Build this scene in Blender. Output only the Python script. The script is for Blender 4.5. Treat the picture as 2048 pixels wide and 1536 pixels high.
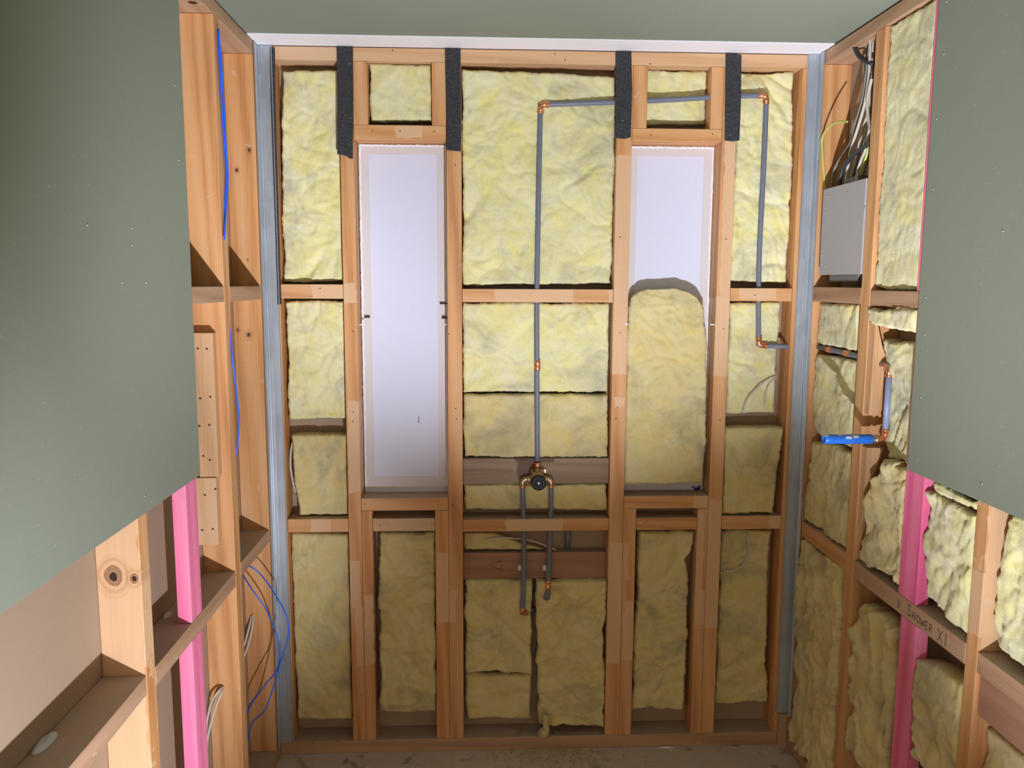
import bpy, bmesh, math, random
from math import radians, sin, cos, pi
from mathutils import Vector, Matrix, noise

for o in list(bpy.data.objects): bpy.data.objects.remove(o)
random.seed(7)
SC = bpy.context.scene
COL = SC.collection

# ------------------------------------------------------------------ camera
FPX = 1600.0
YAW, PIT, ROL = radians(2.513), radians(-7.241), radians(.239)
CH = 1.654
D = 2.68            # front plane of the end wall
XL, XR = -.695, 1.118   # front planes of the side walls
CEIL, FLOOR = 2.40, -.01
FV = Vector((sin(YAW)*cos(PIT), cos(YAW)*cos(PIT), sin(PIT)))
R0 = Vector((cos(YAW), -sin(YAW), 0)); U0 = R0.cross(FV)
RV = cos(ROL)*R0 + sin(ROL)*U0
UV = -sin(ROL)*R0 + cos(ROL)*U0
cam = bpy.data.objects.new('camera', bpy.data.cameras.new('camera'))
COL.objects.link(cam)
cam.matrix_world = Matrix(((RV.x, UV.x, -FV.x, 0), (RV.y, UV.y, -FV.y, 0), (RV.z, UV.z, -FV.z, CH), (0, 0, 0, 1)))
cam.data.sensor_width = 36.0
cam.data.lens = 36.0*FPX/2048.0
cam.data.clip_start = .02
SC.camera = cam
# ------------------------------------------------------------------ view, world, light
SC.view_settings.view_transform = 'Standard'
SC.view_settings.look = 'None'
SC.view_settings.gamma = 1
SC.view_settings.use_curve_mapping = False
SC.view_settings.exposure = 0.82
w = bpy.data.worlds.new('world'); SC.world = w; w.use_nodes = True
w.node_tree.nodes['Background'].inputs[0].default_value = (1.0, .82, .60, 1)
w.node_tree.nodes['Background'].inputs[1].default_value = .52

def lamp(name, loc, az, el, half, blend, power, col, size):
    l = bpy.data.lights.new(name, 'SPOT')
    l.energy = power; l.color = col; l.spot_size = radians(half*2); l.spot_blend = blend; l.shadow_soft_size = size
    o = bpy.data.objects.new(name, l); COL.objects.link(o); o.location = loc
    d = Vector((sin(radians(az))*cos(radians(el)), cos(radians(az))*cos(radians(el)), sin(radians(el))))
    o.rotation_euler = d.to_track_quat('-Z', 'Y').to_euler()
LP = (.27, .30, .28)
LC = (.86, .88, 1.0)
lamp('work_light_head', LP, 0, 45, 32, .7, 170, LC, .02)
lamp('added_left_spot', LP, -44, 20, 34, .75, 115, LC, .02)  # extra spot added at the lamp position to brighten the left wall
lamp('added_right_spot', LP, 42, 40, 32, .8, 95, LC, .02)  # another added spot, brightens the right wall and its board

# ------------------------------------------------------------------ pixel rays onto real planes
def ray(px, py):
    return RV*((px-1024)/FPX) + UV*(-(py-768)/FPX) + FV
def onY(px, py, y):
    v = ray(px, py); t = y/v.y; return Vector((v.x*t, y, CH+v.z*t))
def onX(px, py, x):
    v = ray(px, py); t = x/v.x; return Vector((x, v.y*t, CH+v.z*t))
def onZ(px, py, z):
    v = ray(px, py); t = (z-CH)/v.z; return Vector((v.x*t, v.y*t, z))
def BK(px, py, off=0.0): return onY(px, py, D+off)
def LF(px, py, off=0.0): return onX(px, py, XL-off)
def RT(px, py, off=0.0): return onX(px, py, XR+off)

# ------------------------------------------------------------------ node helpers
class NT:
    def __init__(s, name, rough=.7, metal=0.0):
        s.m = bpy.data.materials.new(name); s.m.use_nodes = True
        s.t = s.m.node_tree; s.b = s.t.nodes['Principled BSDF']
        s.b.inputs['Roughness'].default_value = rough; s.b.inputs['Metallic'].default_value = metal
    def n(s, typ, **kw):
        x = s.t.nodes.new(typ)
        for k, v in kw.items(): setattr(x, k, v)
        return x
    def l(s, a, b): s.t.links.new(a, b)
    def math(s, op, a, b=None, c=None):
        x = s.n('ShaderNodeMath', operation=op)
        for i, v in enumerate((a, b, c)):
            if v is None: continue
            if isinstance(v, (int, float)): x.inputs[i].default_value = v
            else: s.l(v, x.inputs[i])
        return x.outputs[0]
    def mix(s, fac, a, b):
        x = s.n('ShaderNodeMix', data_type='RGBA')
        for i, v in ((0, fac), (6, a), (7, b)):
            if isinstance(v, (int, float)): x.inputs[i].default_value = v
            elif isinstance(v, tuple): x.inputs[i].default_value = (*v, 1)
            else: s.l(v, x.inputs[i])
        return x.outputs[2]
    def ramp(s, fac, stops):
        x = s.n('ShaderNodeValToRGB'); e = x.color_ramp.elements
        while len(e) < len(stops): e.new(.5)
        for i, (p, c) in enumerate(stops):
            e[i].position = p; e[i].color = (*c, 1) if isinstance(c, tuple) else (c, c, c, 1)
        s.l(fac, x.inputs[0]); return x.outputs[0]
    def noise(s, vec, scale, detail=4, rough=.55, dist=0.0):
        x = s.n('ShaderNodeTexNoise'); x.inputs['Scale'].default_value = scale
        x.inputs['Detail'].default_value = detail; x.inputs['Roughness'].default_value = rough
        x.inputs['Distortion'].default_value = dist
        if vec is not None: s.l(vec, x.inputs['Vector'])
        return x.outputs['Fac']
    def mapping(s, vec, scale=(1, 1, 1), loc=None):
        x = s.n('ShaderNodeMapping'); x.inputs['Scale'].default_value = scale
        if loc is not None:
            if isinstance(loc, tuple): x.inputs['Location'].default_value = loc
            else: s.l(loc, x.inputs['Location'])
        s.l(vec, x.inputs['Vector']); return x.outputs[0]
    def bump(s, h, strength=.3, dist=.002):
        x = s.n('ShaderNodeBump'); x.inputs['Strength'].default_value = strength; x.inputs['Distance'].default_value = dist
        s.l(h, x.inputs['Height']); s.l(x.outputs[0], s.b.inputs['Normal'])
    def col(s, c):
        if isinstance(c, tuple): s.b.inputs['Base Color'].default_value = (*c, 1)
        else: s.l(c, s.b.inputs['Base Color'])

def plain(name, c, rough=.6, metal=0.0, var=.12, scale=40):
    N = NT(name, rough, metal)
    tc = N.n('ShaderNodeTexCoord').outputs['Object']
    f = N.noise(tc, scale)
    N.col(N.mix(f, tuple(x*(1-var) for x in c), tuple(min(1, x*(1+var)) for x in c)))
    return N.m

WOOD = dict(
    stud=((.60, .285, .095), (.36, .135, .040), (.72, .47, .27)),
    pale=((.60, .36, .18), (.45, .24, .105), (.66, .45, .27)),
    dusty=((.43, .255, .145), (.28, .15, .08), (.56, .38, .25)),
    grey=((.29, .19, .115), (.17, .10, .06), (.36, .26, .19)),
    red=((.34, .165, .095), (.23, .10, .058), (.40, .24, .17)),
    pink=((.84, .155, .33), (.62, .075, .20), (.92, .38, .52)))
_wc = {}
def wood(kind='stud', axis='z', patches=(), knots=(), stains=(), dust=True, key=None):
    """patches/stains: world boxes ((x0,x1),(y0,y1),(z0,z1)) with None = any; knots: (centre, radius, plane axis)"""
    k = (kind, axis) if not (patches or knots or stains) else None
    if k and k in _wc: return _wc[k]
    base, dark, light = WOOD[kind]
    N = NT('wood_'+kind+'_'+axis, .62)
    tc = N.n('ShaderNodeTexCoord').outputs['Object']
    oi = N.n('ShaderNodeObjectInfo').outputs['Random']
    cx = N.n('ShaderNodeCombineXYZ')
    for i in range(3): N.l(N.math('MULTIPLY', oi, 7.3+5*i), cx.inputs[i])
    sc = [1, 1, 1]; sc['xyz'.index(axis)] = .06
    v = N.mapping(tc, tuple(sc), cx.outputs[0])
    wav = N.n('ShaderNodeTexWave', wave_type='BANDS', bands_direction='DIAGONAL')
    wav.inputs['Scale'].default_value = 11; wav.inputs['Distortion'].default_value = 7
    wav.inputs['Detail'].default_value = 2; wav.inputs['Detail Scale'].default_value = .9
    N.l(v, wav.inputs['Vector'])
    fine = N.noise(N.mapping(tc, tuple(q*(140 if q == 1 else 60) for q in sc)), 1.6, 3)
    broad = N.noise(N.mapping(tc, tuple(q*(9 if q == 1 else 30) for q in sc), cx.outputs[0]), 1, 3)
    g = N.math('ADD', N.math('MULTIPLY', wav.outputs['Fac'], .27), N.math('MULTIPLY', fine, .40))
    g = N.math('ADD', g, N.math('MULTIPLY', broad, .45))
    c = N.ramp(g, [(.26, dark), (.52, base), (.86, tuple(a*.5+b*.5 for a, b in zip(base, light)))])
    # tone differs from stick to stick
    c = N.mix(N.math('MULTIPLY', oi, .22), c, light)
    geo = N.n('ShaderNodeNewGeometry')
    pos = geo.outputs['Position']
    nz = N.n('ShaderNodeTexNoise'); nz.inputs['Scale'].default_value = 22; nz.inputs['Detail'].default_value = 2
    N.l(pos, nz.inputs['Vector'])
    off = N.n('ShaderNodeVectorMath', operation='MULTIPLY_ADD')
    N.l(nz.outputs['Color'], off.inputs[0]); off.inputs[1].default_value = (.024,)*3
    sub = N.n('ShaderNodeVectorMath', operation='SUBTRACT'); N.l(pos, sub.inputs[0]); sub.inputs[1].default_value = (.012,)*3
    N.l(sub.outputs[0], off.inputs[2])
    sp = N.n('ShaderNodeSeparateXYZ'); N.l(off.outputs[0], sp.inputs[0])
    def boxmask(bx):
        m = None
        for i in range(3):
            if bx[i] is None: continue
            a, b = bx[i]
            d = N.math('ABSOLUTE', N.math('SUBTRACT', sp.outputs[i], (a+b)/2))
            q = N.math('LESS_THAN', d, abs(b-a)/2)
            m = q if m is None else N.math('MULTIPLY', m, q)
        return m
    for p in patches:
        lg = N.mix(fine, tuple(x*.88 for x in light), light)
        c = N.mix(N.math('MULTIPLY', boxmask(p), .85), c, lg)
    for p in stains:
        c = N.mix(N.math('MULTIPLY', boxmask(p), .75), c, (.085, .030, .011))
    for (kc, kr, ax) in knots:
        dv = N.n('ShaderNodeVectorMath', operation='SUBTRACT'); N.l(pos, dv.inputs[0]); dv.inputs[1].default_value = kc
        s_ = [1, 1, 1]; s_[ax] = 0
        dm = N.n('ShaderNodeVectorMath', operation='MULTIPLY'); N.l(dv.outputs[0], dm.inputs[0]); dm.inputs[1].default_value = (s_[0], s_[1], s_[2]*.8)
        ln = N.n('ShaderNodeVectorMath', operation='LENGTH'); N.l(dm.outputs[0], ln.inputs[0])
        q = N.math('DIVIDE', ln.outputs['Value'], kr)
        q = N.math('ADD', q, N.math('MULTIPLY', N.math('SUBTRACT', nz.outputs['Fac'], .5), .9))
        ring = N.math('SINE', N.math('MULTIPLY', q, 9))
        c = N.mix(N.math('MULTIPLY', N.math('LESS_THAN', q, 2.1), N.math('MULTIPLY_ADD', ring, .15, .22)), c, dark)
        c = N.mix(N.math('MULTIPLY', N.math('LESS_THAN', q, 1.0), .6), c, (.16, .06, .02))
        c = N.mix(N.math('LESS_THAN', q, .5), c, (.03, .012, .008))
    # pale plaster smears and specks
    sm = N.noise(pos, 34, 3, .6, .8)
    c = N.mix(N.math('MULTIPLY', N.math('GREATER_THAN', sm, .70), .45), c, (.62, .52, .44))
    if dust:
        nn = N.n('ShaderNodeSeparateXYZ'); N.l(geo.outputs['Normal'], nn.inputs[0])
        up = N.math('GREATER_THAN', nn.outputs[2], .7)
        c = N.mix(N.math('MULTIPLY', up, N.ramp(N.noise(pos, 15, 4), [(.3, .55), (.7, .9)])), c, (.37, .305, .24))
    N.col(c)
    N.bump(N.math('ADD', fine, N.math('MULTIPLY', wav.outputs['Fac'], .4)), .25, .001)
    if k: _wc[k] = N.m
    return N.m

def mat_board(name, a, b, speck):
    N = NT(name, .75)
    p = N.n('ShaderNodeNewGeometry').outputs['Position']
    c = N.mix(N.noise(p, 2.5, 5), a, b)
    c = N.mix(N.math('MULTIPLY', N.noise(p, 60, 3), .2), c, tuple(x*.75 for x in a))
    # wipe marks and flecks of paper pulp
    c = N.mix(N.math('MULTIPLY', N.ramp(N.noise(p, 120, 2), [(.70, 0.0), (.74, 1.0)]), .5), c, speck)
    st = N.noise(N.mapping(p, (3, 3, 30)), 3, 4)
    c = N.mix(N.math('MULTIPLY', N.ramp(st, [(.6, 0.0), (.75, 1.0)]), .05), c, speck)
    N.col(c); N.bump(N.noise(p, 350, 3), .12, .0006); return N.m
def mat_batt(name, yel, pale, dirt, dirty=.5):
    N = NT(name, .95)
    g = N.n('ShaderNodeNewGeometry'); p = g.outputs['Position']
    w_ = N.noise(p, 9, 5, .6, 1.2)
    c = N.mix(N.ramp(w_, [(.35, 0.0), (.65, 1.0)]), yel, pale)
    d = N.noise(N.mapping(p, (1, 1, 1), (3.1, 7.7, 1.9)), 5.5, 5, .65, .6)
    c = N.mix(N.math('MULTIPLY', N.ramp(d, [(.50, 0.0), (.68, 1.0)]), dirty), c, dirt)
    y2 = N.noise(N.mapping(p, (1, 1, 1), (13.1, 2.7, 4.9)), 13, 3, .5, .3)
    c = N.mix(N.math('MULTIPLY', N.ramp(y2, [(.60, 0.0), (.72, 1.0)]), .45), c, (.78, .60, .16))
    vo = N.n('ShaderNodeTexVoronoi'); vo.inputs['Scale'].default_value = 16
    dn = N.n('ShaderNodeTexNoise'); dn.inputs['Scale'].default_value = 14; dn.inputs['Detail'].default_value = 4; N.l(p, dn.inputs['Vector'])
    dm = N.n('ShaderNodeVectorMath', operation='MULTIPLY_ADD'); N.l(dn.outputs['Color'], dm.inputs[0]); dm.inputs[1].default_value = (.10,)*3; N.l(p, dm.inputs[2])
    N.l(dm.outputs[0], vo.inputs['Vector'])
    sv = N.n('ShaderNodeSeparateXYZ'); N.l(vo.outputs['Color'], sv.inputs[0])
    c = N.mix(N.math('MULTIPLY', sv.outputs[0], .34), c, pale)
    c = N.mix(N.math('MULTIPLY', sv.outputs[1], .20), c, tuple(x*.62 for x in yel))
    fib = N.noise(N.mapping(p, (150, 150, 60)), 1.2, 4, .7, 2.0)
    c = N.mix(N.math('MULTIPLY', N.ramp(fib, [(.25, 1.0), (.5, 0.0)]), .25), c, tuple(x*.6 for x in yel))
    c = N.mix(N.math('MULTIPLY', N.ramp(N.noise(p, 210, 2), [(.70, 0.0), (.76, 1.0)]), .5), c, (.20, .14, .06))
    N.col(c)
    h = N.math('ADD', fib, N.math('MULTIPLY', N.noise(p, 30, 6, .65, 1.0), 1.2))
    N.bump(h, .5, .004)
    N.b.inputs['Sheen Weight'].default_value = .25
    N.b.inputs['Subsurface Weight'].default_value = 0
    return N.m

M = {}
M['green'] = mat_board('green_plasterboard', (.215, .245, .185), (.25, .28, .215), (.42, .46, .38))
M['ceil'] = mat_board('green_ceiling_board', (.22, .25, .195), (.25, .285, .225), (.45, .48, .4))
M['brown'] = mat_board('brown_board_back', (.33, .235, .155), (.39, .285, .195), (.45, .36, .28))
M['gyp'] = plain('gypsum_core', (.62, .60, .55), .9)
M['white'] = mat_board('white_board', (.66, .68, .82), (.70, .72, .86), (.76, .78, .90))
M['cream'] = mat_board('cream_border', (.64, .60, .60), (.68, .64, .64), (.72, .68, .64))
M['whitepaint'] = mat_board('white_paint', (.86, .86, .90), (.92, .92, .95), (.7, .6, .55))
M['batt'] = mat_batt('glass_wool', (.80, .73, .26), (.78, .76, .50), (.44, .43, .31), .95)
M['battd'] = mat_batt('glass_wool_dark', (.72, .58, .215), (.72, .64, .35), (.34, .30, .19), .85)  # darker, browner wool, mostly for the lower batts
def mat_foam():
    N = NT('black_foam', .9); p = N.n('ShaderNodeNewGeometry').outputs['Position']
    f = N.noise(p, 260, 3, .7)
    c = N.mix(N.ramp(f, [(.35, 0.0), (.7, 1.0)]), (.012, .013, .015), (.060, .064, .070))
    c = N.mix(N.ramp(N.noise(p, 75, 2), [(.72, 0.0), (.76, .6)]), c, (.35, .36, .36))
    N.col(c); N.bump(f, .6, .002); return N.m
M['foam'] = mat_foam()
def mat_steel():
    N = NT('galvanised_steel', .38, .6); p = N.n('ShaderNodeNewGeometry').outputs['Position']
    v = N.n('ShaderNodeTexVoronoi'); v.inputs['Scale'].default_value = 45; N.l(N.mapping(p, (1, 1, .35)), v.inputs['Vector'])
    f = N.noise(N.mapping(p, (1, 1, .25)), 14, 4)
    c = N.mix(f, (.30, .36, .42), (.52, .60, .68))
    sv = N.n('ShaderNodeSeparateXYZ'); N.l(v.outputs['Color'], sv.inputs[0])
    c = N.mix(N.math('MULTIPLY', sv.outputs[0], .3), c, (.62, .68, .76))
    h = N.n('ShaderNodeHueSaturation'); h.inputs['Saturation'].default_value = .6; N.l(c, h.inputs['Color'])
    N.col(h.outputs[0]); N.l(N.math('MULTIPLY_ADD', f, .3, .25), N.b.inputs['Roughness']); return N.m
M['steel'] = mat_steel()
M['pipe'] = plain('grey_pipe', (.155, .175, .225), .45, 0, .12, 30)
M['pipeblue'] = plain('blue_grey_pipe', (.26, .31, .47), .4, 0, .2, 30)
M['copper'] = plain('copper', (.78, .33, .17), .32, .9, .3, 60)
M['brass'] = plain('brass', (.50, .38, .22), .4, .85, .3, 60)
M['black'] = plain('black_plastic', (.012, .012, .014), .6)
M['rubber'] = plain('black_rubber', (.03, .032, .038), .5)
M['blue'] = plain('blue_plastic', (.02, .17, .72), .35, 0, .35, 50)
M['bluecable'] = plain('blue_cable', (.02, .12, .80), .4)
M['navy'] = plain('dark_blue_plastic', (.01, .02, .22), .4)
M['wcable'] = plain('white_cable', (.52, .48, .41), .5)
M['gcable'] = plain('grey_cable_shaded', (.25, .225, .19), .5)  # grey taken down, the dimness of the bay is in the cable colour
M['ycable'] = plain('green_yellow_cable', (.52, .62, .12), .4)
M['box'] = plain('grey_box', (.40, .40, .42), .45, 0, .05)
M['boxside'] = plain('grey_box_inner', (.16, .16, .16), .5)
M['screw'] = plain('screw_steel', (.5, .5, .48), .35, .8)
M['nail'] = plain('rusty_nail', (.06, .035, .02), .6, .4)
M['pencil'] = plain('pencil_mark', (.10, .055, .035), .9)
M['plaster'] = plain('plaster_blob', (.55, .58, .60), .9)
M['crumb'] = plain('crumbs', (.50, .36, .20), .9, 0, .5, 90)
def mat_floor():
    N = NT('dusty_floor', .9); p = N.n('ShaderNodeNewGeometry').outputs['Position']
    c = N.mix(N.noise(p, 6, 6, .65), (.42, .36, .29), (.60, .53, .44))
    c = N.mix(N.math('MULTIPLY', N.ramp(N.noise(p, 11, 4, .6, .7), [(.58, 0.0), (.68, 1.0)]), .65), c, (.16, .13, .10))
    c = N.mix(N.math('MULTIPLY', N.ramp(N.noise(p, 150, 2), [(.66, 0.0), (.70, 1.0)]), .6), c, (.48, .40, .30))
    N.col(c); N.bump(N.noise(p, 90, 5), .4, .003); return N.m
M['floor'] = mat_floor()

# ------------------------------------------------------------------ object helpers
def tag(o, label, cat, group=None, kind=None):
    if label: o['label'] = label
    if cat: o['category'] = cat
    if group: o['group'] = group
    if kind: o['kind'] = kind
    return o
def link(name, bm, mat, parent=None, origin=None, smooth=False):
    bmesh.ops.recalc_face_normals(bm, faces=bm.faces)
    if origin is None:
        n = max(1, len(bm.verts)); origin = sum((v.co for v in bm.verts), Vector())/n
    origin = Vector(origin)
    for v in bm.verts: v.co -= origin
    me = bpy.data.meshes.new(name); bm.to_mesh(me); bm.free()
    if smooth:
        for p in me.polygons: p.use_smooth = True
    o = bpy.data.objects.new(name, me); COL.objects.link(o)
    for m in (mat if isinstance(mat, (list, tuple)) else [mat]): me.materials.append(m)
    if parent is not None:
        o.parent = parent; o.location = origin-parent_world(parent)
    else: o.location = origin
    return o
def parent_world(p):
    v = Vector()
    while p is not None: v += p.location; p = p.parent
    return v
def empty(name, loc):
    o = bpy.data.objects.new(name, None); COL.objects.link(o); o.location = loc; o.empty_display_size = .05
    return o
def add_box(bm, x, y, z, bev=0.0):
    vs = [bm.verts.new((a, b, c)) for a in x for b in y for c in z]
    f = [(0, 1, 3, 2), (4, 6, 7, 5), (0, 4, 5, 1), (2, 3, 7, 6), (0, 2, 6, 4), (1, 5, 7, 3)]
    fs = [bm.faces.new([vs[i] for i in q]) for q in f]
    if bev:
        es = list({e for q in fs for e in q.edges})
        bmesh.ops.bevel(bm, geom=es, offset=bev, segments=2, affect='EDGES', profile=.5)
def box(name, x, y, z, mat, parent=None, bev=.0012):
    bm = bmesh.new(); add_box(bm, x, y, z, bev); return link(name, bm, mat, parent)
def prism(name, pts, axis, a, b, mat, parent=None, bev=0):
    """polygon pts in the two other axes, extruded along axis from a to b"""
    bm = bmesh.new()
    def mk(p, t):
        q = list(p); q.insert(axis, t); return bm.verts.new(q)
    A = [mk(p, a) for p in pts]; B_ = [mk(p, b) for p in pts]
    bm.faces.new(A); bm.faces.new(B_[::-1])
    for i in range(len(pts)):
        j = (i+1) % len(pts); bm.faces.new([A[i], B_[i], B_[j], A[j]])
    if bev: bmesh.ops.bevel(bm, geom=list(bm.edges), offset=bev, segments=2, affect='EDGES')
    return link(name, bm, mat, parent)
def smooth_path(pts, n=8):
    P = [Vector(p) for p in pts]
    if len(P) < 3: return P
    out = []
    for i in range(len(P)-1):
        p0 = P[max(i-1, 0)]; p1 = P[i]; p2 = P[i+1]; p3 = P[min(i+2, len(P)-1)]
        for k in range(n):
            t = k/n
            out.append(.5*((2*p1)+(p2-p0)*t+(2*p0-5*p1+4*p2-p3)*t*t+(3*p1-p0-3*p2+p3)*t**3))
    out.append(P[-1]); return out
def add_tube(bm, pts, r, seg=12, cap=True):
    P = [Vector(p) for p in pts]; rings = []
    rs = r if isinstance(r, (list, tuple)) else [r]*len(P)
    t0 = (P[1]-P[0]).normalized()
    up = Vector((0, 0, 1)) if abs(t0.z) < .9 else Vector((1, 0, 0))
    nrm = t0.cross(up).normalized()
    for i, p in enumerate(P):
        t = (P[min(i+1, len(P)-1)]-P[max(i-1, 0)]).normalized()
        nrm = (nrm-t*nrm.dot(t)).normalized(); bn = t.cross(nrm)
        rings.append([bm.verts.new(p+(nrm*cos(2*pi*k/seg)+bn*sin(2*pi*k/seg))*rs[i]) for k in range(seg)])
    for a, b in zip(rings, rings[1:]):
        for k in range(seg):
            bm.faces.new([a[k], a[(k+1) % seg], b[(k+1) % seg], b[k]])
    if cap: bm.faces.new(rings[0][::-1]); bm.faces.new(rings[-1])
def tube(name, pts, r, mat, parent=None, curve=False, seg=12, origin=None):
    bm = bmesh.new(); add_tube(bm, smooth_path(pts) if curve else pts, r, seg)
    return link(name, bm, mat, parent, origin, smooth=True)
def lathe(name, base, axis, prof, mat, parent=None, seg=28):
    """profile [(distance along axis, radius)] from base"""
    ax = Vector(axis).normalized(); bm = bmesh.new()
    up = Vector((0, 0, 1)) if abs(ax.z) < .9 else Vector((1, 0, 0))
    a = ax.cross(up).normalized(); b = ax.cross(a); rings = []
    for d, r in prof:
        rings.append([bm.verts.new(Vector(base)+ax*d+(a*cos(2*pi*k/seg)+b*sin(2*pi*k/seg))*max(r, 1e-5)) for k in range(seg)])
    for p, q in zip(rings, rings[1:]):
        for k in range(seg): bm.faces.new([p[k], p[(k+1) % seg], q[(k+1) % seg], q[k]])
    bm.faces.new(rings[0][::-1]); bm.faces.new(rings[-1])
    o = link(name, bm, mat, parent)
    for p in o.data.polygons: p.use_smooth = len(p.vertices) == 4
    return o

def timber(name, x, y, z, label, cat, kind='stud', axis=None, patches=(), knots=(), stains=(), group=None):
    if axis is None:
        s = (x[1]-x[0], y[1]-y[0], z[1]-z[0]); axis = 'xyz'[s.index(max(s))]
    o = box(name, x, y, z, wood(kind, axis, patches, knots, stains), bev=.0018)
    return tag(o, label, cat, group)
def bpatch(x0, y0, x1, y1, off=0):
    """a rectangle seen on the end wall -> world box"""
    a = BK(x0, y0, off); b = BK(x1, y1, off)
    return ((min(a.x, b.x), max(a.x, b.x)), None, (min(a.z, b.z), max(a.z, b.z)))

# ------------------------------------------------------------------ setting
def struct(name, x, y, z, mat):
    o = box(name, x, y, z, mat, bev=0); o['kind'] = 'structure'; return o
struct('floor', (-.95, 1.4), (-.6, 2.85), (FLOOR-.05, FLOOR), M['floor'])
struct('ceiling', (-.95, 1.4), (-.6, 2.85), (CEIL, CEIL+.05), M['ceil'])
struct('wall_back', (-.82, 1.24), (D+.0905, D+.105), (FLOOR, CEIL), M['brown'])
struct('wall_left', (XL-.105, XL-.0905), (-.4, D+.09), (FLOOR, CEIL), M['brown'])
struct('wall_right', (XR+.0905, XR+.105), (-.4, D+.09), (FLOOR, CEIL), M['brown'])
tr = struct('trim_1', (XL, XR), (D-.112, D-.0005), (CEIL-.004, CEIL-.0005), M['whitepaint'])

# ------------------------------------------------------------------ end wall frame
F0, F1 = D, D+.09
PT = .038    # top of the bottom plate
TP0, TP1 = 2.353, 2.3945
timber('top_plate', (XL, XR), (F0, F1), (TP0, TP1), 'long timber top plate under the ceiling along the end wall', 'timber', 'pale', patches=[bpatch(560, 90, 672, 140)])
st = onZ(1115, 1462, PT)
timber('bottom_plate', (XL, XR), (F0, F1), (FLOOR, PT), 'long timber bottom plate on the floor along the end wall', 'timber', 'dusty',
       stains=[((BK(1035, 1460).x, BK(1190, 1460).x), (D+.01, D+.06), (0.0, .2))])
H0, H1 = 2.110, 2.156      # window heads
Z0, Z1 = .876, .920        # sills
S = .0006
def vs(x0, x1, z0, z1, label, **k): return timber('wall_stud', (x0, x1), (F0, F1), (z0+S, z1-S), label, 'stud', axis='z', **k)
def hn(x0, x1, z0, z1, label, name='nogging', cat='nogging', **k): return timber(name, (x0+S, x1-S), (F0, F1), (z0, z1), label, cat, axis='x', **k)
vs(XL+.001, -.648, PT, TP0, 'timber end stud of the end wall, behind the left steel corner angle')
vs(-.441, -.397, PT, TP0, 'full-height stud left of the tall uncovered white panel', kind='stud',
   patches=[bpatch(683, 568, 712, 606), bpatch(695, 800, 725, 985), bpatch(697, 1120, 722, 1215), bpatch(710, 1215, 727, 1330)])
vs(-.099, -.050, PT, TP0, 'full-height stud right of the tall uncovered white panel', patches=[bpatch(897, 1180, 912, 1245)])
vs(.457, .507, PT, TP0, 'full-height stud left of the half-covered white panel', kind='stud',
   patches=[bpatch(1222, 310, 1266, 560), bpatch(1222, 560, 1262, 748), bpatch(1228, 795, 1250, 815), bpatch(1218, 1085, 1245, 1325)])
vs(.806, .853, PT, TP0, 'full-height stud right of the half-covered white panel', kind='stud',
   patches=[bpatch(1450, 280, 1480, 700), bpatch(1430, 595, 1466, 752), bpatch(1417, 1000, 1446, 1255)])
vs(1.066, XR-.001, PT, TP0, 'timber end stud of the end wall, behind the right steel corner angle')
# short studs above and below the window openings
vs(-.3965, -.350, H1, TP0, 'short stud above the left white panel, beside the longest foam strip over it')
vs(-.145, -.0995, H1, TP0, 'short stud above the left white panel, at its right end')
vs(.5075, .555, H1, TP0, 'short stud above the right white panel, at its left end')
vs(.764, .8055, H1, TP0, 'short stud above the right white panel, at its right end')
vs(-.3965, -.360, PT, Z0, 'short stud under the left sill, at its left end', patches=[bpatch(727, 1190, 749, 1330)])
vs(-.145, -.0995, PT, Z0, 'short stud under the left sill, at its right end', patches=[bpatch(873, 1105, 899, 1245)])
vs(.5075, .552, PT, Z0, 'short stud under the right sill, at its left end', patches=[bpatch(1247, 1205, 1270, 1320), bpatch(1250, 1085, 1258, 1160)])
vs(.768, .8055, PT, Z0, 'short stud under the right sill, at its right end', patches=[bpatch(1390, 1020, 1402, 1250), bpatch(1395, 1180, 1412, 1250)])
hn(-.3965, -.0995, H0, H1, 'window head timber above the left white panel', 'lintel', 'lintel', patches=[bpatch(790, 250, 845, 276)])
hn(.5075, .8055, H0+.004, H1, 'window head timber above the right white panel', 'lintel', 'lintel')
hn(-.3965, -.0995, Z0, Z1, 'dusty window sill timber under the left white panel', 'sill', 'sill', kind='stud')
hn(.5075, .8055, Z0, Z1, 'dusty window sill timber under the insulation of the right opening', 'sill', 'sill', patches=[bpatch(1388, 988, 1421, 1020)])
# noggings
hn(-.6475, -.4415, 1.598, 1.645, 'upper nogging in the far left bay of the end wall', patches=[bpatch(622, 560, 690, 600)])
hn(-.0495, .4565, 1.588, 1.632, 'upper nogging in the middle bay, below the biggest insulation batt', patches=[bpatch(990, 570, 1146, 608), bpatch(1217, 570, 1230, 608)])
hn(.8535, 1.0655, 1.594, 1.638, 'upper nogging in the far right bay, pierced by the grey pipe', patches=[bpatch(1478, 575, 1553, 600)])
hn(-.6475, -.4415, .802, .849, 'lower nogging in the far left bay of the end wall', patches=[bpatch(620, 1036, 662, 1066)])
hn(-.0495, .4565, .799, .842, 'lower nogging in the middle bay, pierced by the two mixer pipes', patches=[bpatch(1012, 1030, 1128, 1066)])
hn(.8535, 1.0655, .799, .846, 'lower nogging in the far right bay, dusty with pencil ticks', patches=[bpatch(1540, 1030, 1566, 1060)])
hn(-.3595, -.1455, .803, .848, 'nogging just below the left sill, with a pale right half', kind='pale', patches=[bpatch(780, 1035, 862, 1065)])
hn(.5525, .7675, .799, .842, 'nogging just below the right sill')
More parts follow.
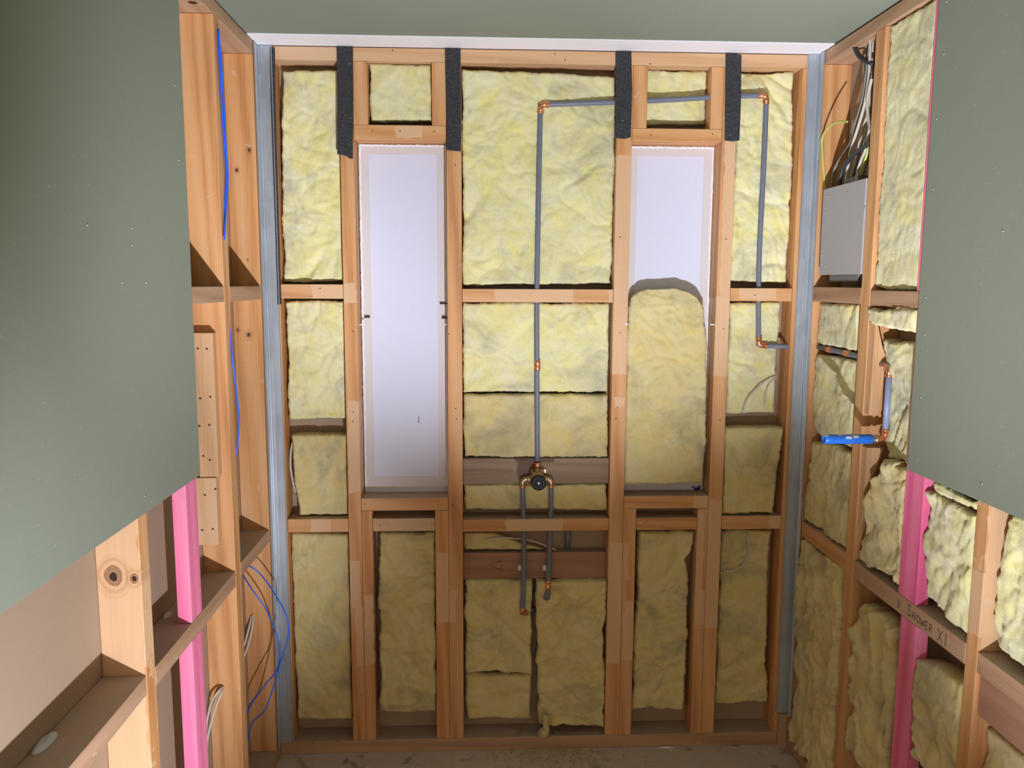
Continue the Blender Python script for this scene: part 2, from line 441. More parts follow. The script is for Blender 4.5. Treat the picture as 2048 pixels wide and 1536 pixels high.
# backing boards
z = [BK(1075, q, .022).z for q in (917, 968)]
mb = timber('backing_board', (-.0495, .4565), (D+.022, D+.052), (z[1], z[0]), 'weathered brown backing board behind the shower mixer', 'board', 'grey', 'x',
       stains=[((BK(1035, 940, .02).x, BK(1075, 940, .02).x), None, (BK(1, 966, .02).z, BK(1, 925, .02).z)), ((BK(1030, 940, .02).x, BK(1110, 940, .02).x), None, (BK(1, 930, .02).z, BK(1, 917, .02).z))])
z = [BK(1075, q, .045).z for q in (1105, 1157)]
lb = timber('backing_board', (-.0495, .4565), (D+.045, D+.0895), (z[1], z[0]), 'reddish brown backing board below the lower middle nogging', 'board', 'red', 'x')

# white panels closing the window openings
def panel(x0, x1, z0, z1, label):
    t = empty('white_panel', ((x0+x1)/2, D+.0895, z0))
    box('panel', (x0, x1), (D+.080, D+.0895), (z0, z1), M['white'], t, 0)
    e = .034; yy = (D+.0785, D+.0798)
    bm = bmesh.new()
    add_box(bm, (x0+.004, x0+e), yy, (z0+.012, z1-.006)); add_box(bm, (x1-e, x1-.001), yy, (z0+.012, z1-.006))
    add_box(bm, (x0+e, x1-e), yy, (z0+.012, z0+.055)); add_box(bm, (x0+e, x1-e), yy, (z1-e, z1-.006))
    link('border', bm, M['cream'], t)['label'] = 'cream border strip'
    # ragged sealant bead round the rim
    bm = bmesh.new(); rnd = random.Random(int(x0*100)+50)
    n = 90
    pts = []
    per = [(x0+.004, z0+.01), (x0+.004, z1-.004), (x1-.004, z1-.004), (x1-.004, z0+.01)]
    for (a, b) in ((0, 1), (1, 2), (2, 3)):
        for k in range(n):
            tt = k/n
            pts.append((per[a][0]*(1-tt)+per[b][0]*tt+rnd.uniform(-.0012, .0012), D+.078, per[a][1]*(1-tt)+per[b][1]*tt+rnd.uniform(-.0012, .0012)))
    add_tube(bm, pts, [.002+rnd.random()*.002 for _ in pts], 6)
    link('sealant_bead', bm, M['whitepaint'], t)
    return tag(t, label, 'panel')
pl = panel(-.394, -.1005, Z1+.0008, H0-.001, 'tall white panel fully visible in the left window opening')
pr = panel(.5095, .8045, Z1+.0008, H0+.003, 'white panel in the right window opening, half hidden by insulation')
tube('scratch', [BK(837, 832, .0775), BK(838, 839, .0775), BK(837, 846, .0775)], .0009, M['pencil'], pl)

# black foam strips over the studs
def foam(pts, label):
    P = [BK(a, b, 0) for a, b in pts]
    bm = bmesh.new()
    # follow the polygon, slightly uneven, 5 mm thick
    A = [bm.verts.new((p.x, D-.0055, p.z)) for p in P]; B_ = [bm.verts.new((p.x, D-.0004, p.z)) for p in P]
    bm.faces.new(A); bm.faces.new(B_[::-1])
    for i in range(len(P)):
        j = (i+1) % len(P); bm.faces.new([A[i], B_[i], B_[j], A[j]])
    o = link('foam_strip', bm, M['foam']); tag(o, label, 'foam strip', 'black foam strips on the studs')
foam([(540, 95), (550, 96), (551, 200), (557, 400), (563, 608), (556, 609), (549, 400), (542, 200)], 'long thin black foam strip beside the left steel corner angle')
foam([(674, 90), (706, 91), (707, 200), (706, 318), (700, 317), (690, 311), (678, 309), (675, 309), (675, 200)], 'black foam strip on the stud left of the left white panel')
foam([(890, 94), (921, 95), (922, 180), (922, 303), (900, 301), (893, 300), (892, 200)], 'black foam strip on the stud between the left white panel and the biggest batt')
foam([(1231, 103), (1262, 101), (1264, 180), (1261, 275), (1248, 278), (1231, 276), (1230, 190)], 'black foam strip where the grey pipe meets the stud left of the right white panel')
foam([(1451, 107), (1470, 108), (1482, 112), (1481, 200), (1478, 281), (1465, 283), (1449, 281), (1450, 190)], 'black foam strip on the stud right of the right white panel')

# galvanised steel corner angles
def angle(sign, xw, z0, z1, label, wf, ws):
    # cross section in x,y: front flange on the end wall, side flange along the side wall, rolled rib
    t = .0016
    fx = [0, .004, .010, .012, .022, .024, wf-.004, wf]
    fy = [.0, .0, .0, .003, .003, .0, .0, .004]
    outer = [(xw+sign*a, D-.003-b) for a, b in zip(fx, fy)]
    side = [(xw+sign*.0012, D-.003-q) for q in (.0,)]
    pts = []
    # path from free end of front flange to corner then along side flange
    path = [Vector((xw+sign*a, D-.0035-b)) for a, b in reversed(list(zip(fx, fy)))]
    path[-1] = Vector((xw+sign*.002, D-.0035))
    path += [Vector((xw+sign*.002, D-ws*.45)), Vector((xw+sign*.005, D-ws*.5)), Vector((xw+sign*.005, D-ws*.62)), Vector((xw+sign*.002, D-ws*.67)), Vector((xw+sign*.002, D-ws+.004)), Vector((xw+sign*.006, D-ws))]
    offs = []
    for i, p in enumerate(path):
        d = (path[min(i+1, len(path)-1)]-path[max(i-1, 0)]).normalized()
        n = Vector((-d.y, d.x))
        offs.append(p+n*t*.5)
        path[i] = p-n*t*.5
    poly = path+offs[::-1]
    o = prism('corner_angle', [(p.x, p.y) for p in poly], 2, z0, z1, M['steel'])
    return tag(o, label, 'steel angle')
angle(1, XL, PT+.0005, CEIL-.006, 'galvanised steel corner angle in the left corner', .046, .055)
angle(-1, XR, .115, CEIL-.006, 'galvanised steel corner angle in the right corner, its foot short of the floor', .040, .052)
box('timber_offcut', (1.085, XR-.001), (D-.02, D-.0005), (FLOOR+.0005, .112), wood('dusty', 'z'))
tag(bpy.data.objects['timber_offcut'], 'small upright timber offcut below the right steel corner angle', 'offcut')

# ------------------------------------------------------------------ left wall frame
LX = (XL-.09, XL)
def ls(y0, y1, z0, z1, label, **k): return timber('wall_stud', LX, (y0, y1), (z0+S, z1-S), label, 'stud', axis='z', **k)
def ln(y0, y1, z0, z1, label, **k): return timber('nogging', LX, (y0+S, y1-S), (z0, z1), label, 'nogging', axis='y', **k)
LT = 2.355
tpl = timber('top_plate', LX, (.2, D+.0895), (LT, TP1), 'timber top plate of the left wall running to the corner', 'timber', 'dusty', 'y')
timber('bottom_plate', LX, (.8, D+.0895), (FLOOR, PT), 'timber bottom plate on the floor of the left wall', 'timber', 'dusty', 'y')
kn1 = onY(225, 1155, 1.62); kn2 = onY(268, 1158, 1.62)
ls(1.622, 1.668, PT, LT, 'big stud nearest on the left, with a large dark knot', kind='stud', knots=[(tuple(kn1), .018, 1), (tuple(kn2), .009, 1)],
   patches=[((XL-.1, XL-.003), None, (.60, 1.25)), ((XL-.0025, XL+.02), None, (.85, 1.06))])
ls(2.247, 2.300, PT, LT, 'left wall stud carrying the nail-studded packers')
kb = [(tuple(onY(a, b, 2.62)), r_, 1) for a, b, r_ in ((498, 300, .006), (473, 340, .006), (497, 670, .008), (475, 660, .006), (495, 520, .003))]
ls(2.622, 2.679, PT, LT, 'knotty stud in the left corner beside the steel angle', knots=kb)
ln(1.669, 2.246, 1.597, 1.640, 'dusty upper nogging of the left wall, half behind the green board', kind='dusty')
ln(2.301, 2.621, 1.596, 1.639, 'dusty upper nogging of the left wall, ending at the left corner stud', kind='dusty')
ln(2.301, 2.621, .790, .832, 'dusty lower nogging of the left wall, ending at the left corner stud', kind='dusty')
ln(1.669, 2.246, .782, .826, 'dusty lower nogging of the left wall that carries the pink stud', kind='dusty')
ln(.6, 1.621, .790, .832, 'dusty nogging nearest on the left, running out of the bottom corner', kind='dusty')
pk = timber('pink_stud', (XL-.034, XL-.0005), (1.893, 1.968), (.8265, 1.5965), 'bright pink stud on the left, standing on the nogging', 'stud', 'pink', 'z')
timber('pink_stud', (XL-.034, XL-.0005), (1.887, 1.962), (PT+S, .7815), 'bright pink stud on the left, under the nogging', 'stud', 'pink', 'z')
# packers on the second stud
def packer(px0, py0, px1, py1, yf, yb, label, nails):
    a = onY(px0, py0, yf); b = onY(px1, py1, yf)
    o = box('timber_packer', (a.x, b.x), (yf, yb), (b.z, a.z), wood('pale', 'z')); tag(o, label, 'packer')
    for (u, v) in nails:
        p = onY(u, v, yf)
        lathe('nail', p+Vector((0, .001, 0)), (0, -1, 0), [(0, .0026), (.003, .0026), (.0035, .0015)], M['nail'], o, 8)
    return o
packer(386, 666, 437, 954, 2.215, 2.2465, 'longer nailed packer on the second left stud, upper piece', [(396, 697), (414, 698), (401, 797), (421, 794), (399, 852), (419, 850), (407, 912), (420, 920)])
packer(391, 956, 437, 1090, 2.213, 2.2465, 'shorter nailed packer on the second left stud, lower piece', [(410, 990), (431, 978), (405, 1060), (426, 1058)])
# bolt hole in the top plate
hp = onZ(385, 5, LT)
lathe('bolt_hole', (hp.x, hp.y, LT+.001), (0, 0, -1), [(0, .011), (.0016, .011)], M['nail'], tpl, 18)

# ------------------------------------------------------------------ right wall frame
RX = (XR, XR+.09)
def rs(y0, y1, z0, z1, label, **k): return timber('wall_stud', RX, (y0, y1), (z0+S, z1-S), label, 'stud', axis='z', **k)
def rn(y0, y1, z0, z1, label, **k): return timber('nogging', RX, (y0+S, y1-S), (z0, z1), label, 'nogging', axis='y', **k)
timber('top_plate', RX, (.2, D+.0895), (LT, TP1), 'timber top plate of the right wall running to the corner', 'timber', 'dusty', 'y')
timber('bottom_plate', RX, (.8, D+.0895), (FLOOR, PT), 'timber bottom plate on the floor of the right wall', 'timber', 'dusty', 'y')
rs(2.636, 2.679, PT, LT, 'orange stud in the right corner beside the grey box')
rs(2.246, 2.300, PT, LT, 'right wall stud between the grey box and the upper insulation')
rs(1.654, 1.696, PT, LT, 'pale orange stud nearest on the right, below the green board', kind='stud', patches=[((XR-.01, XR+.003), None, (.87, 1.02)), ((XR+.003, XR+.09), None, (.84, 1.2))])
rn(2.301, 2.635, 1.595, 1.643, 'upper nogging of the right wall, under the grey box', kind='dusty')
rn(1.697, 2.245, 1.593, 1.636, 'upper nogging of the right wall, ending at the green board', kind='dusty')
rn(2.301, 2.635, .790, .841, 'lower nogging of the right wall in the corner bay', kind='stud')
sn = rn(1.697, 2.245, .787, .838, 'lower nogging of the right wall with a handwritten word', kind='dusty')
rn(.9, 1.653, .790, .838, 'nogging nearest on the right, above the dark red brown plank', kind='dusty')
timber('plank', (XR+.010, XR+.055), (.9, 1.652), (.690, .786), 'dark red brown plank nearest on the right, under a nogging', 'plank', 'red', 'y')
timber('pink_stud', (XR+.0005, XR+.034), (1.910, 1.996), (.8385, 1.5925), 'magenta pink stud on the right, above the handwritten nogging', 'stud', 'pink', 'z')
timber('pink_stud', (XR+.0005, XR+.034), (1.925, 2.004), (1.6365, LT-S), 'thin pink line of a stud along the upper edge of the right green board', 'stud', 'pink', 'z')
timber('pink_stud', (XR+.0005, XR+.034), (1.900, 1.975), (PT+S, .7865), 'magenta pink stud on the right, under the handwritten nogging', 'stud', 'pink', 'z')
# packers round the tap stub
def rpack(name, pts_px, yf, yb, label, kind='pale'):
    P = [onY(a, b, yf) for a, b in pts_px]
    x0 = XR+.003; P = [(max(p.x, x0), p.z) for p in P]
    o = prism(name, P, 1, yf, yb, wood(kind, 'z')); return tag(o, label, 'packer')
rpack('timber_packer', [(1731, 645), (1756, 650), (1764, 690), (1772, 715), (1768, 750), (1762, 790), (1756, 830), (1731, 830)], 2.214, 2.2455, 'pale split packer above the blue tube on the right wall')
rpack('timber_packer', [(1726, 896), (1768, 896), (1748, 950), (1736, 990), (1724, 1050)], 2.216, 2.2455, 'pale tapered packer below the blue tube on the right wall')
# handwriting on the nogging
def strokes(parent, lines, fn, r=.0013):
    bm = bmesh.new()
    for ln_ in lines:
        add_tube(bm, smooth_path([fn(a, b) for a, b in ln_], 4), r, 6)
    return link('handwriting', bm, M['pencil'], parent, smooth=True)
LET = {'S': [[(.8, .85), (.4, 1), (.1, .75), (.5, .5), (.9, .25), (.5, 0), (.1, .15)]],
       'H': [[(.1, 1), (.1, 0)], [(.1, .5), (.8, .5)], [(.8, 1), (.8, 0)]],
       'O': [[(.5, 1), (.1, .7), (.1, .3), (.5, 0), (.9, .3), (.9, .7), (.5, 1)]],
       'W': [[(0, 1), (.25, 0)], [(.25, 0), (.5, .7)], [(.5, .7), (.75, 0)], [(.75, 0), (1, 1)]],
       'E': [[(.15, 1), (.15, 0)], [(.15, 1), (.8, 1)], [(.15, .5), (.7, .5)], [(.15, 0), (.8, 0)]],
       'R': [[(.15, 0), (.15, 1)], [(.15, 1), (.6, 1), (.8, .75), (.6, .5), (.15, .5)], [(.45, .5), (.85, 0)]],
       'X': [[(.1, 1), (.9, 0)], [(.9, 1), (.1, 0)]], '1': [[(.5, 1), (.5, 0)]], 'C': [[(.1, 1), (.8, .8), (.8, .2), (.1, 0)], [(.1, .5), (.5, .5)]]}
txt = [('C', 1.995, .012), ('S', 1.945, .020), ('H', 1.920, .015), ('O', 1.900, .014), ('W', 1.882, .018), ('E', 1.860, .013), ('R', 1.843, .014), ('X', 1.808, .024), ('1', 1.780, .014)]
lines = []
for ch, y0, wd in txt:
    hgt = .020 if ch not in 'SX1' else .030
    zb = .800 if ch not in 'X1' else .795
    for l_ in LET[ch]: lines.append([(y0-wd*a, zb+hgt*b) for a, b in l_])
strokes(sn, lines, lambda a, b: Vector((XR-.0002, a, b)), .0011)['label'] = 'dark handwriting SHOWER X1'
# pencil mark on the lower board and ticks on timbers
def px_marks(parent, segs, off, r=.0009):
    bm = bmesh.new()
    for s_ in segs: add_tube(bm, [BK(a, b, off) for a, b in s_], r, 6)
    return link('pencil_mark', bm, M['pencil'], parent, smooth=True)
px_marks(lb, [[(978, 1130), (1003, 1122)], [(1003, 1122), (1002, 1140)], [(1002, 1140), (978, 1130)], [(998, 1118), (998, 1124)]], .0448)

# ------------------------------------------------------------------ plasterboard sheets
def sheet(x0, x1, y0, y1, label, screws, face, name='plasterboard_sheet'):
    z0, z1 = 1.180, CEIL-.012
    o = box(name, (x0, x1), (y0, y1), (z0, z1), M['green'], bev=.0008); tag(o, label, 'plasterboard')
    bm = bmesh.new(); add_box(bm, (x0+.0006, x1-.0006), (y1, y1+.0006), (z0+.0005, z1-.0005)); link('cut_edge', bm, M['gyp'], o)['label'] = 'pale cut gypsum edge'
    sx = -1 if face < 0 else 1
    for (px, py) in screws:
        p = onX(px, py, x1 if sx > 0 else x0)
        if not (z0+.01 < p.z < z1): continue
        lathe('screw_head', p-Vector((sx*.0005, 0, 0)), (sx, 0, 0), [(0, .0032), (.0012, .0032), (.0015, .001)], M['screw'], o, 10)
    return o
sheet(XL+.0004, XL+.013, .1, 1.960, 'green plasterboard sheet on the left wall', [(265, 456), (265, 490), (291, 992), (358, 320), (350, 170), (175, 450), (292, 565), (245, 565)], 1)
sheet(XR-.013, XR-.0004, .1, 1.968, 'green plasterboard sheet on the right wall', [(1873, 238), (1887, 108), (1866, 378), (2005, 462), (1851, 595), (1848, 670), (1841, 795), (1833, 920), (1963, 967), (1893, 3)], -1)

# ------------------------------------------------------------------ insulation batts
def batt(name, rows, plane, off, lim, label, mat='batt', amp=1.0, thick=.06, bulge=.006, seed=0, step=.0054, rad=.008, rag=.0032, vlim=None, group='yellow insulation batts', clump=0.0):
    """rows: ((left px),(right px)) top to bottom, seen on the batt's own front plane"""
    fn = BK if plane == 'B' else RT
    P = []
    for a, b in rows:
        p = fn(*a, off); q = fn(*b, off)
        if plane == 'B':
            p, q = [p.x, p.z], [q.x, q.z]
        else:
            p, q = [p.y, p.z], [q.y, q.z]
        lo, hi = lim
        for r_ in (p, q):
            r_[0] = min(max(r_[0], lo+.003), hi-.003)
            if vlim: r_[1] = min(max(r_[1], vlim[0]+.002), vlim[1]-.002)
        P.append((Vector(p), Vector(q)))
    def length(i): return sum((P[k+1][i]-P[k][i]).length for k in range(len(P)-1))
    H = (length(0)+length(1))/2; W = sum((a-b).length for a, b in P)/len(P)
    nu = max(6, int(W/step)); nv = max(6, int(H/step))
    acc = [0]
    for k in range(len(P)-1): acc.append(acc[-1]+((P[k+1][0]-P[k][0]).length+(P[k+1][1]-P[k][1]).length)/2)
    so = Vector((seed*3.17+11, seed*1.73, seed*5.1))
    bm = bmesh.new(); G = []
    zdir = 1 if plane == 'B' else 1
    for j in range(nv+1):
        t = j/nv; s = t*acc[-1]; k = 0
        while k < len(P)-2 and s > acc[k+1]: k += 1
        tt = (s-acc[k])/(acc[k+1]-acc[k]); tt = min(max(tt, 0), 1)
        a = P[k][0].lerp(P[k+1][0], tt); b = P[k][1].lerp(P[k+1][1], tt); row = []
        for i in range(nu+1):
            u = i/nu; p = a.lerp(b, u)
            q = Vector((p.x, p.y, 0))+so
            # ragged outline
            e = min(u*W, (1-u)*W, t*H, (1-t)*H)
            if e < .02:
                f = 1-e/.02
                q5 = q+Vector((5, 5, 5)); dx = (noise.noise(q*12)*1.6+noise.noise(q*45)*.7+noise.noise(q*150)*.7)*rag; dz = (noise.noise(q5*12)*1.6+noise.noise(q5*45)*.7+noise.noise(q5*150)*.7)*rag
                p = p+Vector((dx, dz))*f
                p.x = min(max(p.x, lim[0]+.001), lim[1]-.001)
                if vlim: p.y = min(max(p.y, vlim[0]+.0006), vlim[1]-.0006)
            n1 = noise.noise(q*5)
            w1 = q*Vector((1, 1, 1)).x
            wq = q+Vector((noise.noise(q*9), noise.noise(q*9+Vector((3, 1, 4))), 0))*.05
            wq2 = q+Vector((noise.noise(q*6+Vector((7, 0, 0))), noise.noise(q*6+Vector((0, 7, 0))), 0))*.09
            mk = max(0, min(1, .5+2.2*noise.noise(q*4.5+Vector((2, 9, 1)))))
            rid = 1-abs(noise.noise(wq2*5.5))*5            # sparse creases
            rid2 = 1-abs(noise.noise(wq*15+Vector((9, 2, 0))))*4
            h = bulge*(n1+.35)-.0080*amp*mk*max(rid, 0)**1.6-.0035*amp*(1-mk)*max(rid2, 0)**2
            tn = noise.noise(wq*8+Vector((4, 4, 8)))*3.2; fr = tn-math.floor(tn)          # peeled layers
            h += .0030*amp*min(1, fr*5)-.0030*amp*fr
            h += .0022*amp*noise.noise(q*34)+.0013*amp*noise.noise(q*80)+.0009*amp*noise.noise(q*170)
            if clump:
                cq_ = wq2*Vector((1, 1, 1)).x; cq_ = Vector((cq_.x*1.5, cq_.y*.75, cq_.z))
                cn = noise.noise(cq_*8+Vector((1, 8, 3))); c2 = noise.noise(cq_*17+Vector((6, 8, 3)))
                h += clump*((.7-abs(cn)*3.2)*.75+.45*max(0, c2)*(1 if c2 < .35 else .8))+clump*.22*noise.noise(wq*34)
                tn = noise.noise(cq_*7+Vector((4, 1, 8)))*2.6; fr = tn-math.floor(tn); h += clump*.5*(min(1, fr*6)-fr)
            if e < rad:
                h -= rad*(1-math.sqrt(max(0, 1-(1-e/rad)**2)))
            d = off-h
            row.append(bm.verts.new((p.x, D+d, p.y) if plane == 'B' else (XR+d, p.x, p.y)))
        G.append(row)
    for j in range(nv):
        for i in range(nu): bm.faces.new([G[j][i], G[j][i+1], G[j+1][i+1], G[j+1][i]])
    loop = G[0][:]+[G[j][-1] for j in range(1, nv+1)]+G[-1][-2::-1]+[G[j][0] for j in range(nv-1, 0, -1)]
    bd = min(off+thick, .0895)
    back = []
    for v in loop:
        c = v.co.copy()
        if plane == 'B': c.y = D+bd
        else: c.x = XR+bd
        back.append(bm.verts.new(c))
    mid = []
    for i in range(len(loop)):
        j = (i+1) % len(loop); bm.faces.new([loop[i], back[i], back[j], loop[j]])
    bm.faces.new(back)
    o = link(name, bm, M[mat], smooth=True)
    return tag(o, label, 'insulation', group)
def rw(*a): return [((x0, y), (x1, y)) for y, x0, x1 in a]
BB = 'insulation_batt'
b1, b3, b5 = (-.648, -.441), (-.050, .457), (.853, 1.066)
batt(BB, rw((142, 566, 682), (200, 563, 682), (300, 562, 684), (400, 564, 686), (563, 568, 688)), 'B', .032, b1, 'tall yellow batt at the top of the far left bay', seed=1, vlim=(1.646, TP0), amp=1.3, thick=.07)
batt(BB, rw((602, 572, 690), (700, 575, 690), (838, 578, 692)), 'B', .030, b1, 'pale yellow batt with a hollow, below the far left upper nogging', seed=2, vlim=(1.10, 1.597), amp=1.4)
batt(BB, rw((848, 582, 694), (900, 584, 694), (960, 588, 694), (1030, 600, 696)), 'B', .028, b1, 'tilted dull batt above the far left lower nogging', 'battd', seed=3, vlim=(.850, 1.14))
batt(BB, rw((1068, 580, 697), (1150, 580, 698), (1300, 590, 700), (1438, 596, 704)), 'B', .034, b1, 'olive yellow batt with a diagonal crease at the bottom of the far left bay', 'battd', seed=4, vlim=(PT, .801), bulge=.010)
batt(BB, rw((126, 738, 864), (180, 740, 864), (240, 742, 866)), 'B', .022, (-.350, -.145), 'small square batt above the left white panel', seed=5, vlim=(H1, TP0), thick=.06, amp=1.1)
batt(BB, rw((140, 1290, 1420), (190, 1290, 1420), (248, 1290, 1420)), 'B', .045, (.555, .764), 'small batt behind the grey pipe above the right white panel', seed=6, vlim=(H1, TP0), thick=.044)
batt(BB, rw((1064, 762, 874), (1110, 758, 874), (1250, 760, 874), (1425, 762, 872)), 'B', .018, (-.360, -.145), 'dull batt standing under the left sill', 'battd', seed=7, vlim=(PT, .802), amp=1.5, rag=.006, clump=.006)
batt(BB, [((925, 138), (1232, 152)), ((925, 300), (1232, 300)), ((927, 400), (1229, 400)), ((926, 570), (1221, 566))], 'B', .024, b3, 'biggest bright yellow batt, behind the grey pipe bend', seed=8, vlim=(1.634, TP0), thick=.065, amp=1.25, bulge=.008)
batt(BB, rw((606, 926, 1218), (700, 926, 1218), (784, 928, 1216)), 'B', .026, b3, 'middle bay batt directly below the upper nogging, dirty at its top right corner', seed=9, vlim=(1.20, 1.587), amp=1.1)
batt(BB, rw((789, 928, 1216), (850, 928, 1216), (914, 930, 1216)), 'B', .022, b3, 'wide batt just above the shower mixer board', 'battd', seed=10, vlim=(1.054, 1.30), amp=.8, bulge=.010)
batt(BB, rw((969, 928, 1216), (1000, 928, 1216), (1020, 932, 1214)), 'B', .026, b3, 'low wide batt strip between the mixer board and the lower nogging', 'battd', seed=11, vlim=(.843, .962), amp=.8)
batt('insulation_offcut', rw((1066, 928, 985), (1085, 928, 1040), (1101, 930, 1090)), 'B', .056, b3, 'torn insulation scrap with white cable, behind the lower middle backing board', 'battd', seed=12, vlim=(.713, .798), thick=.03, amp=1.5)
batt(BB, rw((1160, 932, 1068), (1250, 932, 1070), (1345, 930, 1072)), 'B', .030, (-.050, .195), 'batt under the red brown board, left of the seam', 'battd', seed=13, vlim=(.245, .612), amp=1.5, rag=.006)
batt(BB, rw((1350, 932, 1072), (1400, 932, 1070), (1438, 936, 1068)), 'B', .042, (-.050, .195), 'short mustard batt at the bottom of the middle bay', 'battd', seed=14, vlim=(PT, .262), thick=.045, amp=.9)
batt(BB, rw((1160, 1072, 1215), (1250, 1074, 1213), (1300, 1076, 1206), (1330, 1076, 1212), (1450, 1078, 1208)), 'B', .014, (.193, .457), 'thick ragged batt under the red brown board, right of the seam', 'battd', seed=15, vlim=(PT, .612), amp=1.6, rag=.007, clump=.008)
batt(BB, rw((578, 1296, 1352), (584, 1275, 1380), (596, 1262, 1398), (620, 1256, 1410), (680, 1254, 1414), (850, 1251, 1411), (968, 1248, 1406)), 'B', .016, (.507, .806), 'round-topped batt standing on the right sill in front of the white panel', 'battd', seed=16, vlim=(Z1, 1.9), thick=.058, amp=1.2, bulge=.009)
batt(BB, rw((1066, 1276, 1388), (1100, 1276, 1384), (1120, 1275, 1374), (1250, 1272, 1376), (1420, 1264, 1368)), 'B', .022, (.552, .768), 'dull batt standing under the right sill', 'battd', seed=17, vlim=(PT, .798), amp=1.3, rag=.006, clump=.004)
batt(BB, [((1474, 146), (1587, 138)), ((1474, 300), (1586, 300)), ((1466, 440), (1583, 440)), ((1460, 562), (1571, 566))], 'B', .040, b5, 'tall batt behind the pipe bend at the top of the far right bay', seed=18, vlim=(1.640, TP0), thick=.049, amp=1.5)
batt(BB, rw((606, 1462, 1560), (680, 1460, 1556), (740, 1457, 1552), (826, 1455, 1548)), 'B', .036, b5, 'batt behind the lower pipe elbow in the far right bay', seed=19, vlim=(1.10, 1.593), thick=.05, amp=1.5)
batt(BB, rw((836, 1453, 1570), (900, 1450, 1562), (960, 1448, 1552), (1026, 1446, 1546)), 'B', .006, b5, 'thick forward-standing batt above the far right lower nogging', 'battd', seed=20, vlim=(.847, 1.16), thick=.08, amp=.9)
batt(BB, rw((1062, 1445, 1542), (1150, 1442, 1538), (1280, 1437, 1534), (1405, 1432, 1532)), 'B', .036, b5, 'sagging batt behind the white cable loop at the bottom of the far right bay', 'battd', seed=21, vlim=(PT, .798), thick=.05, amp=1.4, rag=.006)
# right wall
r1, r2, r3, r4 = (2.300, 2.636), (1.998, 2.246), (1.696, 1.905), (.9, 1.654)
GR = 'yellow insulation batts'
batt(BB, [((1757, 20), (1880, -40)), ((1752, 120), (1872, 100)), ((1748, 300), (1863, 300)), ((1742, 450), (1853, 450)), ((1730, 575), (1842, 580))], 'R', .010, (2.006, 2.246), 'tall smooth batt beside the right green plasterboard', seed=30, vlim=(1.637, LT), thick=.075, amp=.7, rag=.006, bulge=.004)
batt(BB, [((1632, 606), (1718, 610)), ((1626, 650), (1716, 655)), ((1624, 690), (1714, 702))], 'R', .022, r1, 'batt between the upper right nogging and the pipe in the corner bay', seed=31, vlim=(1.45, 1.594), amp=1.1)
batt(BB, [((1616, 704), (1714, 722)), ((1620, 800), (1710, 812)), ((1634, 868), (1706, 898))], 'R', .022, r1, 'batt directly below the coupled pipe in the right corner bay', seed=32, vlim=(1.13, 1.43), amp=1.2, clump=.006)
batt(BB, [((1626, 880), (1706, 905)), ((1600, 960), (1700, 985)), ((1605, 1036), (1692, 1098))], 'R', .015, r1, 'torn batt above the lower nogging in the right corner bay', 'battd', seed=33, vlim=(.842, 1.22), amp=1.4, rag=.008, clump=.010)
batt(BB, [((1596, 1076), (1688, 1138)), ((1590, 1180), (1684, 1230)), ((1585, 1300), (1676, 1370)), ((1575, 1440), (1664, 1520)), ((1573, 1490), (1658, 1590))], 'R', .004, r1, 'shaggy clumped batt at the bottom of the right corner bay', 'battd', seed=34, vlim=(PT, .789), amp=1.6, rag=.010, clump=.020)
batt(BB, [((1732, 616), (1840, 618)), ((1736, 630), (1838, 645)), ((1745, 645), (1836, 668))], 'R', -.004, r2, 'folded batt flap above the pale packer on the right wall', seed=35, vlim=(1.49, 1.592), thick=.05, amp=1.2, rag=.006)
batt(BB, [((1768, 672), (1836, 680)), ((1774, 760), (1834, 785)), ((1766, 850), (1828, 870)), ((1784, 920), (1822, 945))], 'R', .040, r2, 'ragged batt behind the vertical pipe leading to the blue tube', seed=36, vlim=(1.17, 1.50), thick=.045, amp=1.5, rag=.008, clump=.008)
batt(BB, [((1766, 924), (1818, 945)), ((1740, 960), (1814, 985)), ((1730, 1040), (1810, 1080)), ((1708, 1108), (1803, 1172))], 'R', .002, r2, 'clumped batt left of the upper pink stud on the right wall', 'battd', seed=37, vlim=(.839, 1.19), amp=1.6, rag=.010, clump=.016)
batt(BB, [((1722, 1208), (1792, 1245)), ((1702, 1262), (1788, 1330)), ((1684, 1350), (1782, 1430)), ((1680, 1480), (1776, 1590))], 'R', .004, r2, 'shaggy batt left of the lower pink stud on the right wall', 'battd', seed=38, vlim=(PT, .740), amp=1.6, rag=.010, clump=.018)
batt(BB, [((1859, 985), (1954, 1030)), ((1854, 1060), (1950, 1120)), ((1852, 1190), (1938, 1272))], 'R', .010, (1.696, 1.904), 'pale dirty batt between the upper pink stud and the nearest right stud', seed=39, vlim=(.839, 1.17), amp=1.6, rag=.008, clump=.010)
batt('insulation_offcut', [((1862, 956), (1955, 1002)), ((1874, 985), (1954, 1018))], 'R', .004, (1.696, 1.904), 'narrow folded insulation strip just under the right plasterboard edge', seed=40, vlim=(1.09, 1.178), amp=1.0, thick=.004, rag=.006)
batt(BB, [((1828, 1312), (1930, 1372)), ((1824, 1400), (1922, 1480)), ((1818, 1500), (1915, 1620))], 'R', .006, (1.696, 1.899), 'batt between the lower pink stud and the nearest right stud', 'battd', seed=41, vlim=(PT, .765), amp=1.5, rag=.008, clump=.014)
batt(BB, [((2030, 1012), (2140, 1060)), ((2000, 1130), (2140, 1200)), ((1992, 1285), (2140, 1440))], 'R', .030, r4, 'batt above the nearest right nogging, cut by the photo edge', seed=42, vlim=(.839, 1.17), amp=1.6, rag=.008, clump=.010)
batt(BB, [((1944, 1432), (2140, 1590)), ((1938, 1520), (2140, 1700))], 'R', .030, r4, 'batt under the dark red brown plank at the bottom right', 'battd', seed=43, vlim=(.3, .689), amp=1.2)
